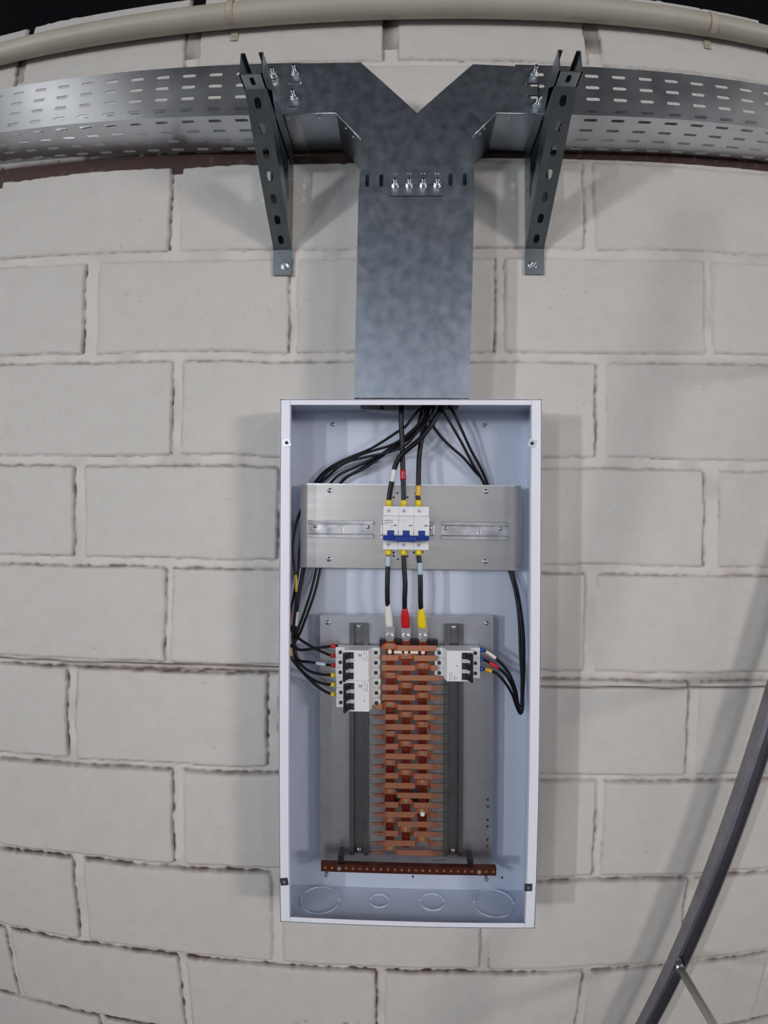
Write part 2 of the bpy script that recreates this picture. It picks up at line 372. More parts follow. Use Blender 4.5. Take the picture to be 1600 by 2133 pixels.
def build_wall():
    st = 3.0
    xs = np.arange(-1150, 1151, st); ys = np.arange(-2120, 181, st)
    X, Y = np.meshgrid(xs, ys)
    WX = X + 5.0 * vnoise(X, Y, 70, 1) + 2.6 * vnoise(X, Y, 14, 2)
    WY = Y + 5.0 * vnoise(X, Y, 90, 4) + 2.6 * vnoise(X, Y, 12, 5)
    D = np.full(X.shape, -99.0); cr_ = np.zeros(X.shape)
    lev = np.zeros(X.shape)
    bi = 0
    for (top, bot, jt, ts) in ROWS:
        for k in range(len(jt) - 1):
            bi += 1
            x0, x1 = jt[k][1], jt[k + 1][0]
            r = np.random.RandomState(bi)
            i0, i1 = np.searchsorted(ys, bot - 16), np.searchsorted(ys, top + 16)
            j0, j1 = np.searchsorted(xs, x0 - 18), np.searchsorted(xs, x1 + 18)
            if i1 <= i0 or j1 <= j0: continue
            sl = (slice(i0, i1), slice(j0, j1))
            x, y = WX[sl], WY[sl]
            dl, dr, db, dt = x - x0, x1 - x, y - bot, top - y
            rad = 5.0
            qx = np.maximum(rad - np.minimum(dl, dr), 0); qy = np.maximum(rad - np.minimum(db, dt), 0)
            d = np.where((qx > 0) & (qy > 0), rad - np.hypot(qx, qy), np.minimum(np.minimum(dl, dr), np.minimum(db, dt)))
            m = np.stack([dl, dr, db, dt]); e = np.argmin(m, 0)
            # strength of the open line on each side, fading in and out along the joint
            n1 = vnoise(X[sl], Y[sl], 60, 20 + bi) + .5; n2 = vnoise(X[sl], Y[sl], 9, 90 + bi) + .5
            lowf = np.clip(.35 + n1 * 1.3, 0, 1) * (.55 + .75 * n2)
            rs = .95 if r.rand() > .15 else .4
            stg = np.choose(e, [np.full(d.shape, .16) + .3 * (n1 > .72), np.full(d.shape, rs), np.full(d.shape, .55), np.full(d.shape, ts)])
            wid = np.choose(e, [1.8, 3.2, 1.8, 2.2 + 1.2 * ts + (1.8 if ts >= .85 and ts != 1.0 else 0)])
            wid = wid * (.7 + .6 * n2)
            c = np.where(X[sl] > 260, .72, 1.0) * np.exp(-((d + wid * .55) / (wid * .75)) ** 2) * stg * lowf
            # the pulled-away joint along the left of the H course
            better = d > D[sl]
            Dn = np.where(better, d, D[sl]); D[sl] = Dn
            cr_[sl] = np.maximum(cr_[sl], c)
            lev[sl] = np.where((d > -1), r.uniform(-.6, .6), lev[sl])
    # rough gap between two courses, open most of the way
    def gap(xa, xb, ya, yb, w, s):
        t = np.clip((X - xa) / (xb - xa), 0, 1); yc = ya + (yb - ya) * t + 3 * vnoise(X, Y, 50, 300)
        inn = (X > xa) & (X < xb)
        return np.where(inn, np.exp(-((Y - yc) / w) ** 2) * s, 0)
    g = gap(-820, -140, -1197, -1196, 2.0, 1.0) + gap(-640, -140, -1205, -1206, 4.2, .8) * (vnoise(X, Y, 9, 301) + .75)
    g += gap(250, 900, -1222, -1219, 1.8, 1.1)
    grime = np.clip(gap(-700, -150, -1208, -1208, 7, .9) * (vnoise(X, Y, 14, 302) + .8), 0, 1)
    grime += np.clip(gap(250, 900, -1206, -1206, 6, 1.0) * (vnoise(X, Y, 20, 303) + .5), 0, 1)
    cr_ = np.clip(np.maximum(cr_, g), 0, 1)
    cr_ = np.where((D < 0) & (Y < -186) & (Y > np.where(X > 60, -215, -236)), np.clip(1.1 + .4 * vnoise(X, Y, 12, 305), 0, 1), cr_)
    cr_ = np.where((D < 1.5) & (Y > 20), np.maximum(cr_, np.clip(1.0 * (vnoise(X, Y, 40, 306) + .5), 0, 1)), cr_)
    mort = np.clip(-D / 3, 0, 1)
    grime += np.clip(mort * (vnoise(X, Y, 45, 310) + .5 - .45) * 1.6, 0, .7)
    # little chips and pits
    pit = (vnoise(X, Y, 6, 311) > .44) & (vnoise(X, Y, 90, 312) > .12)
    cr_ = np.maximum(cr_, np.where(pit, .16, 0))
    edge = np.clip(1 - np.clip(D, 0, 4) / 4, 0, 1)
    Hh = lev - 2.2 * edge ** 2 - mort * (1.4 + 1.2 * vnoise(X, Y, 10, 313)) - 5.5 * cr_
    Hh += .5 * vnoise(X, Y, 18, 314) + .35 * vnoise(X, Y, 7, 315) + 2.5 * vnoise(X, Y, 420, 316)
    Hh += mort * np.where(Y < -1400, 0, .8) * 1.0
    # splashed, crumbly mortar at the foot of the wall
    foot = np.clip((-1924 - 60 * np.abs((X + 60) / 190) ** 4 + 26 * vnoise(X, Y, 40, 320) + 14 * vnoise(X, Y, 12, 324) - Y) / 6, 0, 1)
    Hh += foot * (1.5 + 6 * vnoise(X, Y, 7, 321)); cr_ = np.maximum(cr_, foot * np.clip(vnoise(X, Y, 7, 322) * 1.6, 0, .6))
    ny, nx = X.shape
    co = np.empty((ny * nx, 3)); co[:, 0] = X.ravel() / 1000; co[:, 1] = -Hh.ravel() / 1000; co[:, 2] = (Y.ravel() + FLOOR) / 1000
    idx = np.arange(ny * nx).reshape(ny, nx)
    q = np.stack([idx[:-1, :-1], idx[:-1, 1:], idx[1:, 1:], idx[1:, :-1]], -1).reshape(-1, 4)
    # open notches between the topmost blocks
    Dq = D[:-1, :-1].ravel(); Yq = Y[:-1, :-1].ravel()
    keep = ~((Dq < -1.0) & (Yq > 128))
    q = q[keep]
    me = bpy.data.meshes.new('wall_back')
    me.vertices.add(len(co)); me.vertices.foreach_set('co', co.ravel().astype(np.float32))
    me.loops.add(q.size); me.loops.foreach_set('vertex_index', q.ravel().astype(np.int32))
    me.polygons.add(len(q)); me.polygons.foreach_set('loop_start', np.arange(0, q.size, 4, dtype=np.int32))
    me.polygons.foreach_set('use_smooth', np.ones(len(q), dtype=bool))
    me.update(calc_edges=True)
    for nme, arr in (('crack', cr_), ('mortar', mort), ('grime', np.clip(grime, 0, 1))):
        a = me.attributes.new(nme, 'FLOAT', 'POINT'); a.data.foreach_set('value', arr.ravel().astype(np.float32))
    me.materials.append(WALL)
    o = bpy.data.objects.new('wall_back', me); C.objects.link(o)
    tag(o, kind='structure')
    # the body of the wall behind the faces
    b = MB().box(-1150, 1150, -2120, 118, -140, -14)
    for (top, bot, jt, ts) in ROWS[:1]:
        for k in range(len(jt) - 1): b.box(max(jt[k][1], -1150) + 2, min(jt[k + 1][0], 1150) - 2, 110, 172, -140, -10)
    tag(b.build('wall_core', WALL), kind='structure')
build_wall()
tag(MB().box(-3000, 3000, -2140, -2120, -300, 6500).build('floor', CONC), kind='structure')
tag(MB().box(-6000, 6000, 2600, 2640, -5000, 7000).build('ceiling', ROOF), kind='structure')

# ------------------------------------------------------------------ painted conduit along the top of the wall
pr = empty('conduit_pipe', (0, 98, 0), 'cream painted round conduit pipe running along the top of the wall', 'pipe')
pp = [(x, 97 + 0.008 * x + 1.5 * math.sin(x / 260), 27) for x in range(-1140, 1141, 60)]
MB().tube(pp, 25, 32).build('pipe', PIPE, pr)
for (px_, lx) in ((478, 'l'), (1483, 'r')):
    X0 = at(px_, 40, 40)[0]; yc = 97 + 0.008 * X0
    b = MB(); n = 14
    for i in range(n):
        a0, a1 = math.radians(-80 + 185 * i / n), math.radians(-80 + 185 * (i + 1) / n)
        p = [(X0 + s_ * 7, yc + rr * math.sin(a), 27 + rr * math.cos(a)) for s_ in (-1, 1) for a in (a0, a1) for rr in (25.2, 27.4)]
        b.hexa([p[0], p[1], p[3], p[2]], [p[4], p[5], p[7], p[6]])
    b.box(X0 - 7, X0 + 7, yc - 43, yc - 20, 1, 5)
    o = b.build('strap', STRAP, pr, bevel=.8)
    screw(pr, X0, yc - 37, 5, 3.5)

# ------------------------------------------------------------------ cable trays
def tray(name, x0, x1, ytop, ybot, tilt, label, skipx, x_slots):
    root = empty(name, (x0, ybot, 3), label, 'cable tray', 'perforated cable trays')
    ym = (ytop + ybot) / 2
    def T(x, y, z): return (x, y + (x - x_slots[0]) * tilt, z)
    rows = [ytop - 19 - 23.4 * k for k in range(4)]
    x_slots = [x for x in x_slots if x0 + 16 < x < x1 - 16]
    holes = [capsule(x, y, 25, 7) for x in x_slots for y in rows]
    MB().plate([(x0, ybot), (x1, ybot), (x1, ytop), (x0, ytop)], holes, lambda u, v, t: T(u, v, t), 98.8, 100).build('front_panel', GALV2, root)
    zr = [87, 60, 34, 9]
    holes = [capsule(x - 2, z, 25, 7) for x in x_slots for z in zr]
    MB().plate([(x0, 2), (x1, 2), (x1, 98.8), (x0, 98.8)], holes, lambda u, v, t: T(u, t, v), ybot, ybot + 1.2).build('lower_flange', GALV2, root)
    holes = [capsule(x, y, 25, 7) for x in x_slots for y in rows]
    MB().plate([(x0, ybot + 1.2), (x1, ybot + 1.2), (x1, ytop), (x0, ytop)], holes, lambda u, v, t: T(u, v, t), 2, 3.2).build('back_side', GALV2, root)
    return root
tray('cable_tray', -1140, -158, -95, -198, -0.030, 'perforated galvanised cable tray along the wall on the left of the junction',
     0, [-312 - 50.2 * k for k in range(-3, 17)])
tray('cable_tray', 223, 1140, -104, -202, 0.013, 'perforated galvanised cable tray along the wall on the right of the junction',
     0, [359 + 49 * k for k in range(-2, 16)])

# Y junction piece
fit = empty('tray_junction', (48, -346, 3), 'plain galvanised Y shaped tray junction joining both trays to the vertical duct', 'cable tray junction')
FT = [(-191, -99), (-50, -102), (50, -203), (148, -107), (262, -111), (262, -203), (188, -201), (146, -246), (148, -350), (-49, -350), (-47, -250), (-92, -199), (-191, -198)]
holes = [capsule(X, Y, 22, 7, True) for X, Y in ((-35, -326), (-11, -326), (108, -325), (132, -325))]
holes += [capsule(x, y, 25, 7) for x, y in ((-167, -139), (-167, -188))]
holes += [capsule(x, y, 25, 7) for x, y in ((252, -146), (252, -170))]
MB().plate(FT, holes, lambda u, v, t: (u, v, t), 101, 102.2).build('front_panel', GALV, fit)
def wall_strip(b, p, q, t=1.2, z0=3, z1=101):
    a = Vector((p[0], p[1])); c = Vector((q[0], q[1])); d = (c - a).normalized(); nrm = Vector((-d.y, d.x)) * t
    b.hexa([(a.x, a.y, z0), (c.x, c.y, z0), (c.x + nrm.x, c.y + nrm.y, z0), (a.x + nrm.x, a.y + nrm.y, z0)],
           [(a.x, a.y, z1), (c.x, c.y, z1), (c.x + nrm.x, c.y + nrm.y, z1), (a.x + nrm.x, a.y + nrm.y, z1)])
b = MB()
for p, q in (((-92, -199), (-191, -198)), ((-47, -250), (-92, -199)), ((-49, -350), (-47, -250))): wall_strip(b, q, p)
b.build('left_side', GALV, fit)
b = MB()
for p, q in (((262, -203), (188, -201)), ((188, -201), (146, -246)), ((146, -246), (148, -350))): wall_strip(b, p, q)
b.build('right_side', GALV, fit)
MB().plate(FT, [], lambda u, v, t: (u, v, t), 3, 4.2).build('back_panel', GALV, fit)
b = MB()
for p, q in (((-50, -102), (50, -203)), ((50, -203), (148, -107))): wall_strip(b, q, p)
b.build('notch_side', GALV, fit)
MB().tube([(-190, -199, 101.6), (-92, -200, 101.6), (-47, -251, 101.6)], 1.1, 8).build('folded_edge', ZINC, fit)
MB().tube([(262, -203, 101.6), (188, -202, 101.6), (146, -247, 101.6)], 1.1, 8).build('folded_edge', ZINC, fit)
for (x, y, z) in ((-178, -200, 92), (-122, -200, 92), (-75, -221, 92), (-62, -236, 90), (210, -203, 92), (168, -224, 92), (160, -233, 90)):
    MB().cyl((x, y - 1.6, z), 2.2, 1.8, 'y', 10).build('rivet', ZINC, fit)
# cover flap over the joint with four bolts
sp = MB().plate([(3, -354), (95, -354), (95, -305), (3, -305)], [capsule(13 + 24 * k, -326, 26, 7, True) for k in range(4)], lambda u, v, t: (u, v, t), 102.3, 103.6).build('splice_plate', GALV, fit)
for k in range(4): hexbolt(sp, 13 + 24 * k, -335, 103.6, 5.5, stud=11, ang=.2 + k)
for (x, y) in ((-205, -121), (-167, -117), (-167, -166), (256, -122), (258, -184)): hexbolt(fit, x, y, 102.2, 6, stud=11, ang=x)

# vertical duct
du = empty('vertical_duct', (48, -702, 3), 'tall plain galvanised sheet duct dropping into the top of the open enclosure', 'cable duct')
D0 = [(-50, -338), (149, -338), (143, -702), (-53, -702)]
MB().plate(D0[::-1], [], lambda u, v, t: (u, v, t), 99.6, 100.8).build('front_panel', GALV, du)
b = MB(); wall_strip(b, D0[0], D0[3], 1.2, 3, 99.6); b.build('left_side', GALV, du)
b = MB(); wall_strip(b, D0[2], D0[1], 1.2, 3, 99.6); b.build('right_side', GALV, du)
MB().cyl((51, -698, 100.8), 2.4, 1.0, n=12).build('rivet', ZINC, du)

# ------------------------------------------------------------------ wall brackets
def bracket(xc, label, side):
    root = empty('tray_bracket', (xc, -446, 0), label, 'bracket', 'wall brackets under the trays')
    hw = 17.5; YW = -242; TIP = 245
    x0, x1 = xc - hw, xc + hw
    # horizontal arm: web below, two upstanding flanges
    holes = [capsule(xc, z, 17, 8, True) for z in (30, 66, 102, 138, 174, 231)]
    MB().plate([(x0, 4), (x1, 4), (x1, TIP), (x0, TIP)], holes, lambda u, v, t: (u, t, v), YW, YW + 2).build('arm_web', STRUT, root)
    for s_, xx in ((-1, x0), (1, x1 - 2)):
        b = MB().prism([(YW, 4), (YW, TIP), (YW + 39, TIP), (YW + 39, 4)], xx, xx + 2, lambda a, c_, t: (t, a, c_))
        hx = (xx + 2, xx + 7) if s_ < 0 else (xx - 5, xx)
        b.box(hx[0], hx[1], YW + 37, YW + 39, 4, TIP)
        b.build('arm_flange', STRUT, root)
    # diagonal: face towards the hall, flanges folded back
    P0 = Vector((-398, 4)); P1 = Vector((YW, 215)); L = (P1 - P0).length; d = (P1 - P0) / L; nn = Vector((d.y, -d.x))
    if nn.y > 0: nn = -nn
    def F(u, v, t):
        q = P0 + d * v + nn * t
        return (u, q.x, q.y)
    holes = [capsule(xc, 20 + (L - 40) * k / 6, 17, 10.5, True) for k in range(7)]
    MB().plate([(x0, 0), (x1, 0), (x1, L), (x0, L)], holes, lambda u, v, t: F(u, v, t), 0, 2).build('brace_face', STRUT, root)
    for xx in (x0, x1 - 2):
        b = MB(); w0, w1 = 6, 37
        q = [F(0, 0, 1), F(0, L, 1), F(0, L - 12, w1), F(0, 34, w1), F(0, 10, 10)]
        b.add([(xx, a[1], a[2]) for a in q] + [(xx + 2, a[1], a[2]) for a in q], [(4, 3, 2, 1, 0), (5, 6, 7, 8, 9)] + [(i, (i + 1) % 5, (i + 1) % 5 + 5, i + 5) for i in range(5)])
        b.build('brace_flange', STRUT, root)
    # upright on the wall
    holes = [capsule(z, y, 9, 7, True) for z in (24,) for y in (-270, -296)]
    for xx in (x0, x1 - 2):
        MB().plate([(3, -398), (8, -398), (30, -368), (41, -330), (41, YW), (3, YW)], holes, lambda u, v, t: (t, v, u), xx + .1, xx + 1.9).build('upright_flange', STRUT, root)
    MB().box(x0, x1, -446, YW, 2, 4).build('upright_web', STRUT, root)
    MB().prism([(-398, 4), (-398, 5.6), (-446, 5.6), (-446, 4)], x0, x1, lambda a, c_, t: (t, a, c_)).build('foot_plate', STRUT, root)
    hexbolt(root, xc + (5 if side < 0 else -4), -428, 5.6, 7, stud=5)
    return root
bracket(-203, 'zinc steel wall bracket under the left cable tray, slotted arm sticking out', -1)
bracket(275, 'zinc steel wall bracket under the right cable tray, slotted arm sticking out', 1)

# ------------------------------------------------------------------ enclosure
BX0, BX1, BY0, BY1, BZ = -180, 265, -1618, -704, 102
def bt(x, y, z=0):   # the box hangs a hair off plumb
    a = 0.0065; dx, dy = x - 42, y + 704
    return (x - a * dy, y + a * dx * .6, z)
def sheared(b):
    b.v = [bt(*p) for p in b.v]; return b
enc = empty('electrical_enclosure', (43, BY0, 2), 'open light grey painted steel electrical enclosure with its door and cover off', 'electrical panel')
sheared(MB().box(BX0, BX1, BY0, BY1, 2, 3.5)).build('back_panel', PAINT_SHADED, enc)
hx = [(-47, 8), (-47, 72), (131, 78), (131, 8), (100, 6), (60, 7), (20, 3.8), (-20, 5)]
sheared(MB().plate([(BX0, 3.5), (BX1, 3.5), (BX1, BZ), (BX0, BZ)], [[(-47, 9), (131, 9), (131, 78), (-47, 78)]], lambda u, v, t: (u, t, v), BY1 - 1.5, BY1)).build('top_panel', PAINT_SHADED, enc)
sheared(MB().box(BX0, BX0 + 1.5, BY0, BY1, 3.5, BZ)).build('left_panel', PAINT_SHADED, enc)
sheared(MB().box(BX1 - 1.5, BX1, BY0, BY1, 3.5, BZ)).build('right_panel', PAINT_SHADED, enc)
bp_ = sheared(MB().box(BX0, BX1, BY0, BY0 + 1.5, 3.5, BZ)).build('bottom_panel', PAINT_SHADED, enc)
fr = sheared(MB().box(BX0, BX0 + 17, BY0, BY1, BZ - 1.6, BZ).box(BX0 + 15.4, BX0 + 17, BY0, BY1, BZ - 12, BZ - 1.6)).build('left_lip', PAINT, enc, bevel=.6)
sheared(MB().box(BX1 - 17, BX1, BY0, BY1, BZ - 1.6, BZ).box(BX1 - 17, BX1 - 15.4, BY0, BY1, BZ - 12, BZ - 1.6)).build('right_lip', PAINT, enc, bevel=.6)
sheared(MB().box(BX0 + 17.4, BX1 - 17.4, BY1 - 10, BY1, BZ - 1.6, BZ)).build('top_lip', PAINT, enc, bevel=.6)
sheared(MB().box(BX0 + 17.4, BX1 - 17.4, BY0, BY0 + 10, BZ - 1.6, BZ)).build('bottom_lip', PAINT, enc, bevel=.6)
# knockouts pressed into the bottom panel
for (x, z, r, gap_) in ((-118, 44, 36, (0.1, 3.5)), (-8, 40, 17, (0.0, 3.14)), (90, 39, 22, (0.0, 3.14)), (203, 40, 37, (0.2, 3.0))):
    b = MB()
    for (a0, a1) in ((gap_[0] + .16, gap_[1] - .16), (gap_[1] + .16, gap_[0] + 2 * math.pi - .16)):
        b.tube([bt(x + r * math.cos(a0 + (a1 - a0) * i / 28), BY0 + 2.0, z + r * math.sin(a0 + (a1 - a0) * i / 28)) for i in range(29)], 1.7, 8)
    b.build('knockout', PAINT_SHADED, bp_)
for (x, y, m_, a) in ((-168, -780, GALV2, .25), (249, -778, GALV2, -.3), (-166, -1542, BLUE2, .15), (256, -1539, BLUE2, 0)):
    c_, s_ = math.cos(a), math.sin(a); h = 6.5
    q = [(x + c_ * u - s_ * v, y + s_ * u + c_ * v) for u, v in ((-h, -h), (h, -h), (h, h), (-h, h))]
    o = MB().prism(q, BZ, BZ + 1.3).build('cage_clip', GALV2 if m_ is GALV2 else HOLE, enc)
    MB().cyl((x, y, BZ + 1.3), 3, .8, n=14).build('screw_hole', HOLE if m_ is GALV2 else TIN, o)
for (x, y) in ((-102, -731), (184, -731)): screw(enc, x, y, 3.5, 5.2, h=2.6, ang=.3)
for (x, y) in ((-104, -1590), (60, -1592), (230, -1590)): MB().cyl((x, y, 3.5), 2.2, .6, n=10).build('rivet', HOLE, enc)

# ------------------------------------------------------------------ upper mounting plate and its rails
up_ = empty('mounting_plate', (45, -1001, 14), 'brushed metal mounting plate in the upper half of the enclosure behind the main breaker', 'mounting plate')
b = MB().box(-157, 248, -1001, -846, 28.5, 30).box(-157, 248, -847.5, -846, 24, 28.5).box(-157, 248, -1001, -999.5, 24, 28.5)
b.build('plate', ALU, up_, bevel=.5)
MB().box(-156, 236, -847.4, -845, 30, 31).build('folded_edge', ZINC, up_)
def din_h(root, x0, x1, yc, z, slots):
    b = MB()
    b.plate([(x0, yc - 9), (x1, yc - 9), (x1, yc + 9), (x0, yc + 9)], slots, lambda u, v, t: (u, v, t), z + .1, z + 1.1)
    for s_ in (-1, 1):
        b.box(x0, x1, min(yc + s_ * 9, yc + s_ * 10.2), max(yc + s_ * 9, yc + s_ * 10.2), z + .1, z + 7)
        b.box(x0, x1, min(yc + s_ * 10.2, yc + s_ * 16), max(yc + s_ * 10.2, yc + s_ * 16), z + 6, z + 7)
    return b.build('din_rail', RAIL, root, bevel=.35)
r1 = din_h(up_, -142, -21, -929, 30, [capsule(-80, -929, 12, 5, True)])
r2 = din_h(up_, -7, 90, -929, 30, [])
r3 = din_h(up_, 104, 224, -929, 30, [capsule(172, -929, 12, 5, True)])
for rr_, xs_ in ((r1, (-129, -31)), (r2, (83,)), (r3, (111, 211))):
    for x in xs_: screw(rr_, x, -925, 31.2, 4.2, ang=x)
for (x, y) in ((-103, -858), (184, -857), (-103, -985), (184, -985)): screw(up_, x, y, 30, 5.2, ang=x * .3 + .4, h=3)
for (px_, py_) in ((828, 1027), (820, 1036), (849, 1036), (866, 1028), (820, 1151), (820, 1158), (829, 1165), (849, 1159), (862, 1151), (880, 1150)):
    X, Y, _ = at(px_, py_, 30); MB().cyl((X, Y, 29.9), 2.0, .25, n=12).build('drilled_hole', HOLE, up_)

# ------------------------------------------------------------------ lower mounting plate
A2 = 0.011
def lt(x, y, z=0):
    dx, dy = x - 40, y + 1087
    return (x - A2 * dy, y + A2 * dx, z)
def tilt(b):
    b.v = [lt(*p) for p in b.v]; return b
lo_ = empty('mounting_plate', (43, -1556, 14), 'zinc mounting plate in the lower half of the enclosure behind the copper bars', 'mounting plate')
b = MB().box(-118, 200, -1556, -1087, 28.5, 30).box(-118, 200, -1088.5, -1087, 12, 28.5).box(-118, -116.5, -1556, -1088.5, 12, 28.5).box(198.5, 200, -1556, -1088.5, 12, 28.5)
tilt(b).build('plate', PLATE, lo_, bevel=.4)
tilt(MB().box(-118, 200, -1088.2, -1086.6, 30, 30.8)).build('folded_edge', ZINC, lo_)
def din_v(xc, y0, y1):
    b = MB(); z = 30
    b.plate([(xc - 9, y0), (xc + 9, y0), (xc + 9, y1), (xc - 9, y1)], [], lambda u, v, t: (u, v, t), z + .1, z + 1.1)
    for s_ in (-1, 1):
        b.box(min(xc + s_ * 9, xc + s_ * 10.2), max(xc + s_ * 9, xc + s_ * 10.2), y0, y1, z + .1, z + 7.5)
        b.box(min(xc + s_ * 10.2, xc + s_ * 17.5), max(xc + s_ * 10.2, xc + s_ * 17.5), y0, y1, z + 6.3, z + 7.5)
    o = tilt(b).build('din_rail', RAIL2, lo_, bevel=.3)
    X, Y, _ = lt(xc, y1 - 7); screw(o, X, Y, 31.2, 4.6, ang=.2)
    X, Y, _ = lt(xc, y0 + 7); screw(o, X, Y, 31.2, 4.6, ang=1.2)
    return o
din_v(-46, -1530, -1100); din_v(127.5, -1528, -1100)
for (x, y) in ((-104, -1100), (188, -1099)): screw(lo_, *lt(x, y)[:2], 30, 4.8, ang=.9, h=3.4)
for k in range(9):
    X, Y, _ = lt(191, -1412 - 12.6 * k); MB().cyl((X, Y, 29.95), 2.4, .25, n=12).build('drilled_hole', HOLE if k % 3 else TIN, lo_)

# ------------------------------------------------------------------ copper busbars
bus = empty('busbar_assembly', lt(42, -1520, 30), 'three vertical copper busbars crossed by a stack of copper branch bars', 'busbar')
BXS = (11.5, 40.5, 70.5)
for x in BXS:
    tilt(MB().box(x - 7.5, x + 7.5, -1506 if x < 60 else -1492, -1112, 45, 48)).build('main_bar', COPPER2, bus, bevel=.3)
for q in ((-8, 98, -1140, -1128, 31, 45), (2, 82, -1424, -1412, 31, 45)):
    tilt(MB().box(*q)).build('insulator', BLACKP, bus, bevel=.5)
PITCH_ = 17.55; Y0 = -1137.5; ZH = 62
rows_ = []
for k in range(22):
    yc = Y0 - PITCH_ * k; ph = k % 3; xj = BXS[ph]
    zh = ZH; zj = 49.2; hh = 5.0
    xl, xr = -4, 95
    tl = 0 if k < 6 else 15; tr = 0 if k < 3 else 13
    xl += 1.5; xr -= 1.5
    b = MB(); t = 2
    # profile in x-z: flat, dips to the main bar at the joint, flat again
    prof = [(xl, zh), (xj - 14, zh), (xj - 8, zj), (xj + 8, zj), (xj + 14, zh), (xr, zh)]
    if prof[1][0] < prof[0][0]: prof = [(xl, zh - 4), (xj - 8, zj)] + prof[3:]
    if prof[-2][0] > prof[-1][0]: prof = prof[:-2] + [(xr, zh - 4)]
    for (a, za), (c_, zc) in zip(prof[:-1], prof[1:]):
        b.hexa([(a, yc - hh, za), (c_, yc - hh, zc), (c_, yc + hh, zc), (a, yc + hh, za)], [(a, yc - hh, za + t), (c_, yc - hh, zc + t), (c_, yc + hh, zc + t), (a, yc + hh, za + t)])
    if tl: b.hexa([(xl - tl, yc - 2.6, prof[0][1]), (xl, yc - 4.4, prof[0][1]), (xl, yc + 4.4, prof[0][1]), (xl - tl, yc + 2.6, prof[0][1])], [(xl - tl, yc - 2.6, prof[0][1] + t), (xl, yc - 4.4, prof[0][1] + t), (xl, yc + 4.4, prof[0][1] + t), (xl - tl, yc + 2.6, prof[0][1] + t)])
    if tr: b.hexa([(xr, yc - 4.4, prof[-1][1]), (xr + tr, yc - 2.6, prof[-1][1]), (xr + tr, yc + 2.6, prof[-1][1]), (xr, yc + 4.4, prof[-1][1])], [(xr, yc - 4.4, prof[-1][1] + t), (xr + tr, yc - 2.6, prof[-1][1] + t), (xr + tr, yc + 2.6, prof[-1][1] + t), (xr, yc + 4.4, prof[-1][1] + t)])
    o = tilt(b).build('branch_bar', COPPER, bus, bevel=.25)
    X, Y, _ = lt(xj, yc + .5)
    s_ = MB().cyl((X, Y, zj + t), 3.3, 1.6, n=16).cyl((X, Y, zj + t + 1.6), 1.7, 1.2, n=10)
    s_.build('screw', BRASS, o)
for x in BXS:
    X, Y, _ = lt(x, -1146.3); MB().cyl((X, Y, 48), 3.6, 9, n=16).build('spacer_screw', WHITE, bus)
X, Y, _ = lt(70.5, -1440); MB().cyl((X, Y, 48), 4.2, 6, n=16).build('spacer_screw', WHITE, bus)
tilt(MB().box(19, 33, -1149, -1144, 48, 58).box(48, 62, -1149, -1144, 48, 58)).build('white_tie', WHITE, bus, bevel=.4)
for (xa, xb, ya) in ((-22, 3, -1256), (86, 112, -1200)):
    b = MB(); y = ya
    b.box(xa, xb, -1520, ya, 66, 67.2)
    while y > -1516:
        b.box(xa, xb, y - .8, y, 63, 66); y -= PITCH_
    tilt(b).build('clear_shield', CLEAR, bus)

# ground bar across the bottom
gb = empty('ground_bar', lt(42, -1552, 30), 'dark copper ground bar with a row of screw holes across the bottom of the enclosure', 'busbar')
b0 = MB(); holes = [[(-104 + 12.6 * k + 2.4 * math.cos(a * math.pi / 5), -1541 + 2.4 * math.sin(a * math.pi / 5)) for a in range(10)] for k in range(25)]
b0.plate([(-112, -1548.5), (204, -1548.5), (204, -1533.5), (-112, -1533.5)], holes, lambda u, v, t: (u, v, t), 50, 60)
def gt(b): b.v = [(x + 4, y - .006 * (x - 40) + (x - 40) * A2, z) for x, y, z in b.v]; return b
gt(b0).build('bar', COPPER3, gb)
for k in range(25):
    m_ = ZINC if k in (2, 22) else COPPER
    gt(MB().cyl((-104 + 12.6 * k, -1541, 57.5 if m_ is COPPER else 60), 2.3 if m_ is COPPER else 3.8, 3 if m_ is COPPER else 2, n=12)).build('terminal_screw', m_, gb)
for x in (-77, 158):
    gt(MB().box(x - 5, x + 5, -1534, -1520, 31, 56)).build('standoff', BLACKP, gb, bevel=.5)
for x in (-103, 187):
    gt(MB().cyl((x, -1556, 40), 3, 22, n=12).cyl((x, -1556, 57), 4.5, 3, n=6)).build('fixing_screw', ZINC, gb)

# ------------------------------------------------------------------ circuit breakers
def text_marks(b, x, y, z, rows, vertical=False):
    for (dx, dy, w, h) in rows:
        b.box(x + dx, x + dx + w, y + dy, y + dy + h, z, z + .15)

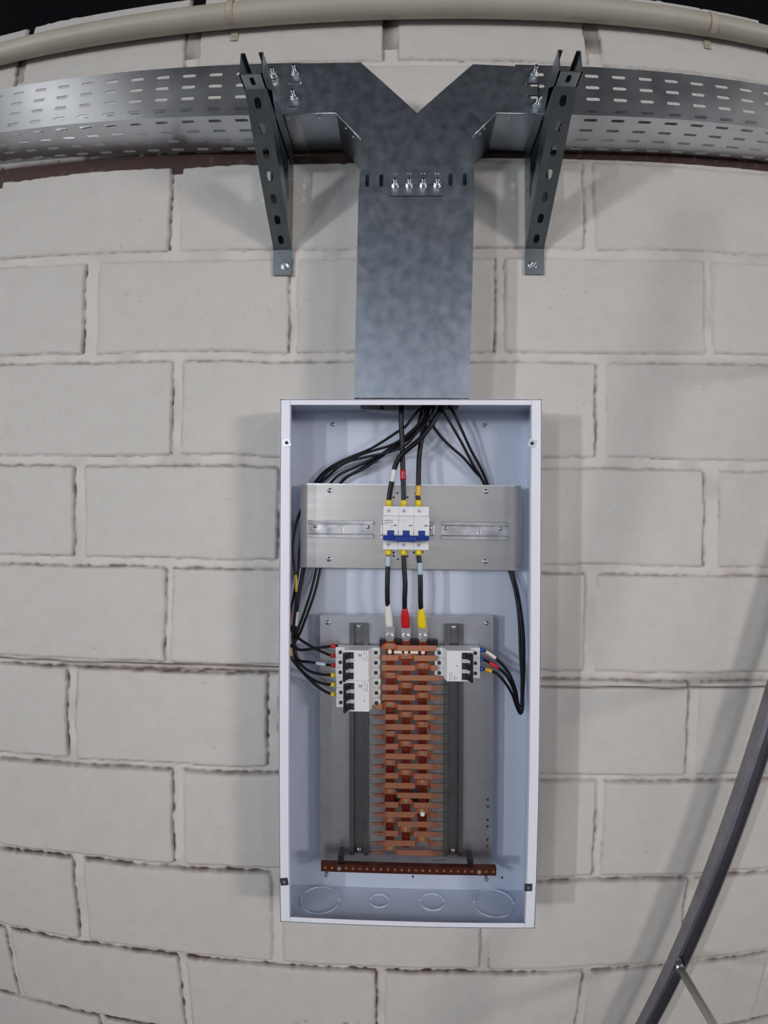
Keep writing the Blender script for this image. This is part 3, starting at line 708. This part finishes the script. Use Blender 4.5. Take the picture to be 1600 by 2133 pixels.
def small_breaker(xa, ytop, flip, label):
    """three-pole DIN breaker lying on its side; terminals left and right; flip mirrors it"""
    W_, H_ = 80, 54
    root = empty('circuit_breaker', lt(xa + 40, ytop - H_, 37), label, 'circuit breaker', 'three pole breakers beside the copper bars')
    def fx(b):
        if flip: b.v = [(W_ - x, y, z) for x, y, z in b.v]
        b.v = [lt(xa + x, ytop + y, z) for x, y, z in b.v]; return b
    prof = [(0, 37.6), (W_, 37.6), (W_, 56), (W_ - 14, 57), (W_ - 20, 76), (17, 76), (17, 57), (0, 56)]
    b = MB()
    for k in range(3):
        b.prism([(x, z) for x, z in prof], -18 * k - .15, -18 * (k + 1) + .15, lambda a, c_, t: (a, t, c_))
    fx(b).build('body', BRK, root, bevel=.7)
    fx(MB().box(36, 60.5, -H_ + .8, -.8, 76, 76.6)).build('front_label', BRK, root)
    for k in range(3):
        yc = -18 * k - 9
        for x in (8.5, W_ - 7.5):
            fx(MB().cyl((x, yc, 56.4), 3.4, .5, n=18)).build('terminal_hole', HOLE, root)
        fx(MB().box(19, 34.5, yc - 5.7, yc + 5.7, 76, 76.4)).build('switch_well', HOLE, root)
        fx(MB().prism([(19, 76), (28, 76), (24, 85), (18, 85)], yc - 5.2, yc + 5.2, lambda a, c_, t: (a, t, c_))).build('toggle', BLACKP, root, bevel=.5)
    fx(MB().box(16.5, 21.5, -H_ + 2, -2, 82, 90)).build('handle_tie', BLACKP, root, bevel=.8)
    b = MB()
    if flip: rows = [(55, -52, 1.2, 14), (51.5, -52, .8, 15), (47, -52, 1.4, 8), (44.5, -50, .7, 7), (42, -51, .7, 5), (42, -28, 3, 3)]
    else: rows = [(56.5, -18, 1.2, 15), (52, -18, 1.4, 6), (52, -8, 1.4, 7), (46, -14, 3, .7), (42, -11, 3.5, 5), (46, -11, 3, 5)]
    text_marks(b, 0, 0, 76.65, rows)
    fx(b).build('printed_text', PRINT2, root)
    if not flip and ytop < -1150:
        fx(MB().box(51.5, 53, -36, -32, 76.65, 76.8)).build('printed_mark', PRINT, root)
    return root
TL = -1139
small_breaker(-86, TL, False, 'upper of the two grey three pole breakers left of the copper bars, red tipped wires')
small_breaker(-85, TL - 54, False, 'lower of the two grey three pole breakers left of the copper bars, yellow tipped wires')
small_breaker(92, TL + 1, True, 'grey three pole breaker right of the copper bars with blue tipped wires')

mbk = empty('circuit_breaker', (38.5, -964, 37), 'large white three pole main breaker with blue toggles on the upper plate', 'circuit breaker')
X0, X1, YT, YB = -2, 79, -886, -963.5
b = MB()
for k in range(3):
    xa, xb = X0 + 27 * k + .15, X0 + 27 * (k + 1) - .15
    b.prism([(YT, 37.6), (YT, 62), (YT - 16.5, 62.5), (YT - 17.5, 78), (YT - 61.5, 78), (YT - 62, 62.5), (YB, 62), (YB, 37.6)], xa, xb, lambda a, c_, t: (t, a, c_))
b.build('body', BRK, mbk, bevel=.8)
for k in range(3):
    xc = X0 + 27 * k + 13.5
    for y in (YT - 8.5, YB + 9):
        o = MB().cyl((xc - 4, y, 62.1), 4.2, .5, n=20).build('terminal_screw', BRK2, mbk)
        MB().box(xc - 6.6, xc - 1.4, y - .6, y + .6, 62.6, 62.8).box(xc - 4.6, xc - 3.4, y - 2.6, y + 2.6, 62.6, 62.8).build('slot', PRINT, o)
    MB().box(xc + 5, xc + 10.5, YT - 34.6, YT - 33, 78, 78.3).build('indicator_window', HOLE, mbk)
    MB().box(xc - 5.5, xc + 6, YT - 52, YT - 42.5, 78, 79.5).build('toggle', BLUE, mbk, bevel=.4)
    MB().box(xc - 13, xc - 6, YT - 50, YT - 42.5, 78, 80).box(xc + 6.4, xc + 12.6, YT - 50, YT - 42.5, 78, 80).build('toggle_guard', BRK, mbk, bevel=.6)
MB().prism([(YT - 51, 80), (YT - 51, 88), (YT - 59.5, 91), (YT - 59.5, 84)], X0 + .5, X1 - .5, lambda a, c_, t: (t, a, c_)).box(21, 55, YT - 61.8, YT - 53, 86, 92).build('handle_tie', BLUE, mbk, bevel=.6)
b = MB(); text_marks(b, X0, YT, 78.1, [(2, -26.2, 15, 1.3), (2, -29.6, 15, 1.1), (8, -24, 2, 1.2), (2.5, -32, 5, .8), (12, -33, 3, .8), (13, -36, 4, .8)])
b.build('printed_text', PRINT, mbk)
b = MB(); text_marks(b, X0, YT, 78.1, [(28, -28, .5, 4.5), (33, -28, .5, 5), (39, -28, .5, 4), (28.4, -24.2, 1.6, .5), (34, -24.2, 1.6, .5), (39.4, -24.2, 1.6, .5)])
b.build('circuit_symbol', PRINT2, mbk)
for q in ([(24, 9, 2.2, .6), (25.8, 9, .5, 3), (24, 12, 2.2, .6)], [(51, 9, 2.2, .6), (52.8, 9, .5, 3), (51, 12, 2.2, .6)]):
    b = MB(); text_marks(b, X0, YB, 62.1, q); b.build('terminal_number', PRINT2, mbk)

# ------------------------------------------------------------------ cables
def cable(label, pts, r, group, bands=(), lug=None, cat='cable', m=BLACK):
    """pts (px,py,z) measured on the photo with their true distance from the wall; bands (i0,i1,material,name,extra radius)"""
    if pts[0][1] < 860: pts = [(pts[0][0] + (pts[0][0] - pts[1][0]) * .3, pts[0][1] - 16, pts[0][2])] + pts
    P = smooth([at(*p) for p in pts], 8)
    root = empty('cable', P[0], label, cat, group)
    MB().tube(P, r, 12).build('sheath', m, root)
    n = len(P)
    for (a, c_, mm, nm, ex) in bands:
        i0, i1 = int(a * (n - 1)), max(int(c_ * (n - 1)), int(a * (n - 1)) + 1)
        q = P[i0:i1 + 1]
        if len(q) < 4:
            A, B = Vector(q[0]), Vector(q[-1]); q = [tuple(A + (B - A) * t / 4) for t in range(5)]
        MB().tube(q, [r + ex * (1 + .12 * math.sin(i * 2.1)) for i in range(len(q))], 14).build(nm, mm, root)
    return root, P

G1 = 'thick cables above the main breaker'
TOPS = [
 ('thick black cable with a white tape band feeding the left pole of the main breaker', [(921, 846, 48), (912, 862, 52), (896, 888, 56), (876, 914, 58), (852, 934, 58), (834, 951, 57), (823, 972, 56), (817, 1000, 56), (812, 1025, 55), (810, 1046, 54), (810, 1058, 52)], [(.66, .74, WHITE, 'tape_band', .25)]),
 ('thick black cable with a crimson tape band feeding the middle pole of the main breaker', [(836, 840, 50), (836, 860, 50), (836, 884, 50), (838, 925, 50), (839, 965, 51), (840, 1000, 52), (841, 1028, 53), (841, 1046, 54), (842, 1058, 52)], [(.60, .675, RED2, 'tape_band', .8)]),
 ('thick black cable with an amber tape band feeding the right pole of the main breaker', [(892, 846, 34), (888, 872, 36), (880, 905, 40), (874, 945, 44), (872, 985, 49), (872, 1015, 52), (871, 1035, 54), (872, 1046, 54), (873, 1058, 52)], [(.66, .77, YEL2, 'tape_band', .3)])]
for lb, pts, bands in TOPS:
    root, P = cable(lb, pts, 4.6, G1, bands)
    q = at(pts[-2][0], pts[-2][1] - 5, 54.5); q2 = (q[0], YT + .5, 53)
    MB().tube([q, q2], [5.2, 5.6], 16).build('ferrule_sleeve', YEL, root)

G2 = 'thick cables from the main breaker to the busbars'
BOT = [
 ('thick black cable from the left main breaker pole, white wrapped lug on the busbar', [(809, 1140, 52), (809, 1153, 54), (808, 1180, 56), (807, 1215, 58), (807, 1245, 58), (808, 1262, 56)], WHITE, [(.27, .40, PALE, 'tape_band', .2)], (810, 1323)),
 ('thick black cable from the middle main breaker pole, red wrapped lug on the busbar', [(841, 1140, 52), (841, 1153, 54), (842, 1180, 56), (844, 1215, 58), (843, 1248, 58), (843, 1268, 56)], RED, [], (844, 1323)),
 ('thick black cable from the right main breaker pole, yellow wrapped lug on the busbar', [(872, 1140, 52), (872, 1153, 54), (875, 1180, 56), (876, 1215, 58), (876, 1248, 58), (877, 1269, 56)], YEL, [(.36, .50, PALE, 'tape_band', .2)], (879, 1324))]
for i, (lb, pts, mm, bands, lug) in enumerate(BOT):
    root, P = cable(lb, pts, 4.4, G2, bands)
    q = at(pts[1][0], pts[1][1] + 4, 54.5); MB().tube([(q[0], YB - .5, 53), q], [5.6, 5.2], 16).build('ferrule_sleeve', YEL, root)
    e = Vector(at(pts[-1][0], pts[-1][1], 56)); L = Vector(at(lug[0], lug[1], 50)); L.x = lt(BXS[i], -1110)[0]
    a = e + Vector((0, 4, 0)); dd = (L - a)
    ys_ = [0, .13, .28, .48, .66, .74]; rr = [4.4, 5.6, 7.4, 8.0, 7.9, 7.2] if i else [4.6, 5.4, 6.4, 6.8, 6.8, 6.0]
    b = MB(); n = 16; ring = []
    for t, r_ in zip(ys_, rr):
        c_ = a + dd * t
        flat_ = 1 - .45 * min(1, t * 1.4)
        ring += [(c_.x + r_ * math.cos(2 * math.pi * k / n), c_.y + .6 * math.sin(k * 3.1) * t, c_.z + r_ * flat_ * math.sin(2 * math.pi * k / n)) for k in range(n)]
    b.add(ring, [(j * n + k, j * n + (k + 1) % n, (j + 1) * n + (k + 1) % n, (j + 1) * n + k) for j in range(len(rr) - 1) for k in range(n)], True)
    b.add(ring[:n], [tuple(range(n))]); b.add(ring[-n:], [tuple(range(n))])
    b.build('lug_wrap', mm, root)
    lx, ly = L.x, L.y
    o = MB().prism([(lx - 7.6, ly + 16), (lx + 7.6, ly + 16), (lx + 8.2, ly - 5), (lx + 5, ly - 11), (lx - 5, ly - 11), (lx - 8.2, ly - 5)], 48.2, 51.4).build('cable_lug', TIN, root, bevel=.8)
    hexbolt(o, lx, ly - 1.5, 51.4, 5.4, stud=0)

r_ = 2.45
G3 = 'thin cables to the left breakers'
LEFT = [
 # route from the hole, behind the plate, past its left edge, down the side and out to the breakers
 ('thin black cable, topmost of the six plugged into the left breakers', [(884, 846, 40), (869, 858, 44), (847, 886, 46), (832, 897, 46), (777, 932, 42), (735, 950, 34), (700, 966, 26), (672, 986, 20), (650, 1015, 14), (628, 1060, 15), (617, 1092, 24), (611, 1130, 34), (612, 1170, 38), (617, 1215, 42), (616, 1262, 44), (611, 1305, 46), (610, 1335, 48), (620, 1352, 50), (639, 1353, 52), (665, 1349, 52), (692, 1346, 51), (704, 1345, 50)], RED, [(.62, .655, YEL2, 'tape_band', .3)]),
 ('thin black cable, second from the top at the left breakers', [(890, 846, 46), (884, 860, 50), (869, 886, 52), (845, 909, 50), (815, 927, 46), (783, 937, 42), (745, 950, 34), (706, 968, 26), (680, 986, 20), (655, 1020, 14), (632, 1080, 15), (625, 1140, 20), (621, 1190, 30), (612, 1240, 36), (606, 1270, 40), (604, 1298, 42), (613, 1321, 46), (639, 1341, 50), (665, 1355, 52), (692, 1366, 51), (704, 1366, 50)], RED, [(.725, .765, RED2, 'tape_band', .3)]),
 ('thin black cable, third from the top at the left breakers with a pale blue band', [(904, 846, 50), (900, 862, 54), (890, 879, 56), (869, 901, 56), (843, 928, 53), (806, 943, 47), (762, 952, 40), (720, 964, 30), (692, 984, 21), (660, 1020, 14), (640, 1090, 14), (636, 1150, 18), (629, 1195, 28), (619, 1250, 38), (613, 1300, 42), (612, 1345, 45), (622, 1374, 48), (645, 1379, 51), (670, 1383, 52), (692, 1386, 51), (704, 1386, 50)], RED, [(.885, .925, PALE, 'tape_band', .5)]),
 ('thin black cable, fourth from the top at the left breakers', [(896, 846, 36), (888, 868, 40), (876, 886, 42), (851, 908, 42), (821, 931, 40), (787, 950, 36), (742, 972, 28), (700, 994, 20), (668, 1040, 13), (650, 1100, 13), (640, 1160, 16), (632, 1200, 26), (622, 1252, 36), (616, 1310, 42), (615, 1350, 45), (622, 1376, 48), (634, 1391, 50), (650, 1400, 51), (672, 1405, 52), (692, 1406, 51), (704, 1406, 50)], YEL, [(.637, .662, WHITE, 'tape_band', .5)]),
 ('thin black cable, fifth from the top at the left breakers', [(880, 846, 30), (872, 880, 34), (860, 905, 36), (836, 925, 36), (811, 939, 34), (762, 974, 26), (720, 996, 18), (690, 1040, 13), (672, 1110, 13), (662, 1170, 16), (650, 1225, 26), (635, 1272, 34), (619, 1318, 40), (612, 1350, 44), (620, 1384, 46), (639, 1407, 49), (661, 1420, 51), (680, 1425, 52), (692, 1426, 51), (704, 1426, 50)], YEL, []),
 ('thin black cable, lowest of the six plugged into the left breakers', [(898, 846, 28), (880, 874, 30), (858, 897, 32), (828, 922, 32), (796, 945, 30), (748, 978, 24), (710, 1004, 17), (685, 1060, 13), (674, 1120, 13), (669, 1175, 16), (657, 1230, 26), (641, 1277, 34), (622, 1325, 38), (606, 1348, 42), (609, 1372, 44), (626, 1395, 46), (650, 1420, 50), (672, 1437, 52), (692, 1446, 51), (704, 1447, 50)], YEL, [(.70, .74, YEL2, 'tape_band', .4)])]
for lb, pts, mm, bands in LEFT:
    root, P = cable(lb, pts, r_, G3, bands)
    q = at(pts[-2][0], pts[-2][1], 51)
    MB().tube([(q[0] - 2.5, q[1], 51.5), (q[0] + 6, q[1], 50)], [3.6, 3.9], 14).build('ferrule_sleeve', RED if mm is RED else YEL, root)

G4 = 'thin cables to the right breaker'
RIGHT = [
 ('thin black cable with a white band, topmost at the right breaker', [(916, 846, 46), (922, 856, 48), (930, 868, 48), (944, 891, 46), (965, 928, 38), (984, 965, 28), (1006, 1002, 20), (1030, 1060, 14), (1050, 1130, 14), (1062, 1180, 18), (1076, 1235, 28), (1086, 1300, 38), (1088, 1370, 44), (1087, 1430, 46), (1086, 1466, 48), (1080, 1468, 50), (1074, 1436, 52), (1060, 1402, 53), (1040, 1378, 53), (1020, 1362, 52), (1004, 1354, 51), (993, 1352, 50)], [(.884, .934, WHITE, 'tape_band', .6)]),
 ('thin black cable with a red band, middle at the right breaker', [(936, 846, 42), (946, 862, 44), (961, 893, 42), (980, 935, 34), (999, 970, 24), (1014, 1004, 18), (1036, 1070, 14), (1056, 1140, 14), (1066, 1182, 18), (1080, 1240, 28), (1090, 1310, 36), (1092, 1380, 42), (1090, 1440, 46), (1087, 1476, 48), (1081, 1476, 50), (1072, 1442, 52), (1058, 1412, 53), (1044, 1396, 53), (1028, 1385, 53), (1012, 1376, 52), (1002, 1373, 51), (993, 1372, 50)], [(.838, .892, RED, 'tape_band', .8)]),
 ('thin black cable with a yellow band, lowest at the right breaker', [(884, 850, 26), (890, 868, 30), (901, 886, 32), (920, 911, 32), (942, 933, 30), (965, 953, 27), (989, 981, 22), (1008, 1006, 17), (1032, 1080, 13), (1050, 1150, 14), (1060, 1186, 18), (1073, 1232, 28), (1081, 1290, 36), (1084, 1360, 42), (1088, 1425, 46), (1089, 1474, 48), (1084, 1486, 50), (1077, 1474, 52), (1067, 1446, 53), (1053, 1423, 54), (1036, 1404, 53), (1018, 1396, 52), (1003, 1393, 51), (993, 1393, 50)], [(.902, .942, YEL2, 'tape_band', .7)])]
for lb, pts, bands in RIGHT:
    root, P = cable(lb, pts, r_ + .1, G4, bands)
    q = at(pts[-2][0], pts[-2][1], 51)
    MB().tube([(q[0] + 4, q[1], 51.5), (q[0] - 6, q[1], 50)], [4.0, 4.2], 14).build('ferrule_sleeve', BLUE2, root)

# ------------------------------------------------------------------ ladder leaning beside the wall
ld = empty('ladder', (470, -2120, 36), 'slanting grey metal ladder leaning at the lower right corner beside the wall', 'ladder')
SL = Vector((0.2605, 0.9655))
def stile(z0, z1, name):
    b0 = Vector((468, -2119)); L = 1900; nrm = Vector((SL.y, -SL.x))
    b = MB()
    for (a, c_, za, zb) in ((-15, -12.5, z0, z1), (12.5, 15, z0, z1), (-12.5, 12.5, z0, z0 + 2.5)):
        p = [b0 + nrm * a + SL * 8, b0 + nrm * c_ + SL * 4, b0 + nrm * c_ + SL * L, b0 + nrm * a + SL * L]
        b.hexa([(q.x, q.y, za) for q in p], [(q.x, q.y, zb) for q in p])
    return b.build(name, LADDER, ld, bevel=.6)
stile(36, 62, 'stile'); stile(400, 426, 'stile')
for k in range(3):
    c_ = Vector((468, -2119)) + SL * (377 + 600 * k) + Vector((4, 0))
    MB().tube([(c_.x, c_.y, 39), (c_.x, c_.y, 401)], 7.5, 18).build('rung', RUNG, ld)
    MB().tube([(c_.x, c_.y, 39), (c_.x, c_.y, 50), (c_.x, c_.y, 62)], [11.5, 10.5, 8.4], 14).build('weld', TIN, ld)
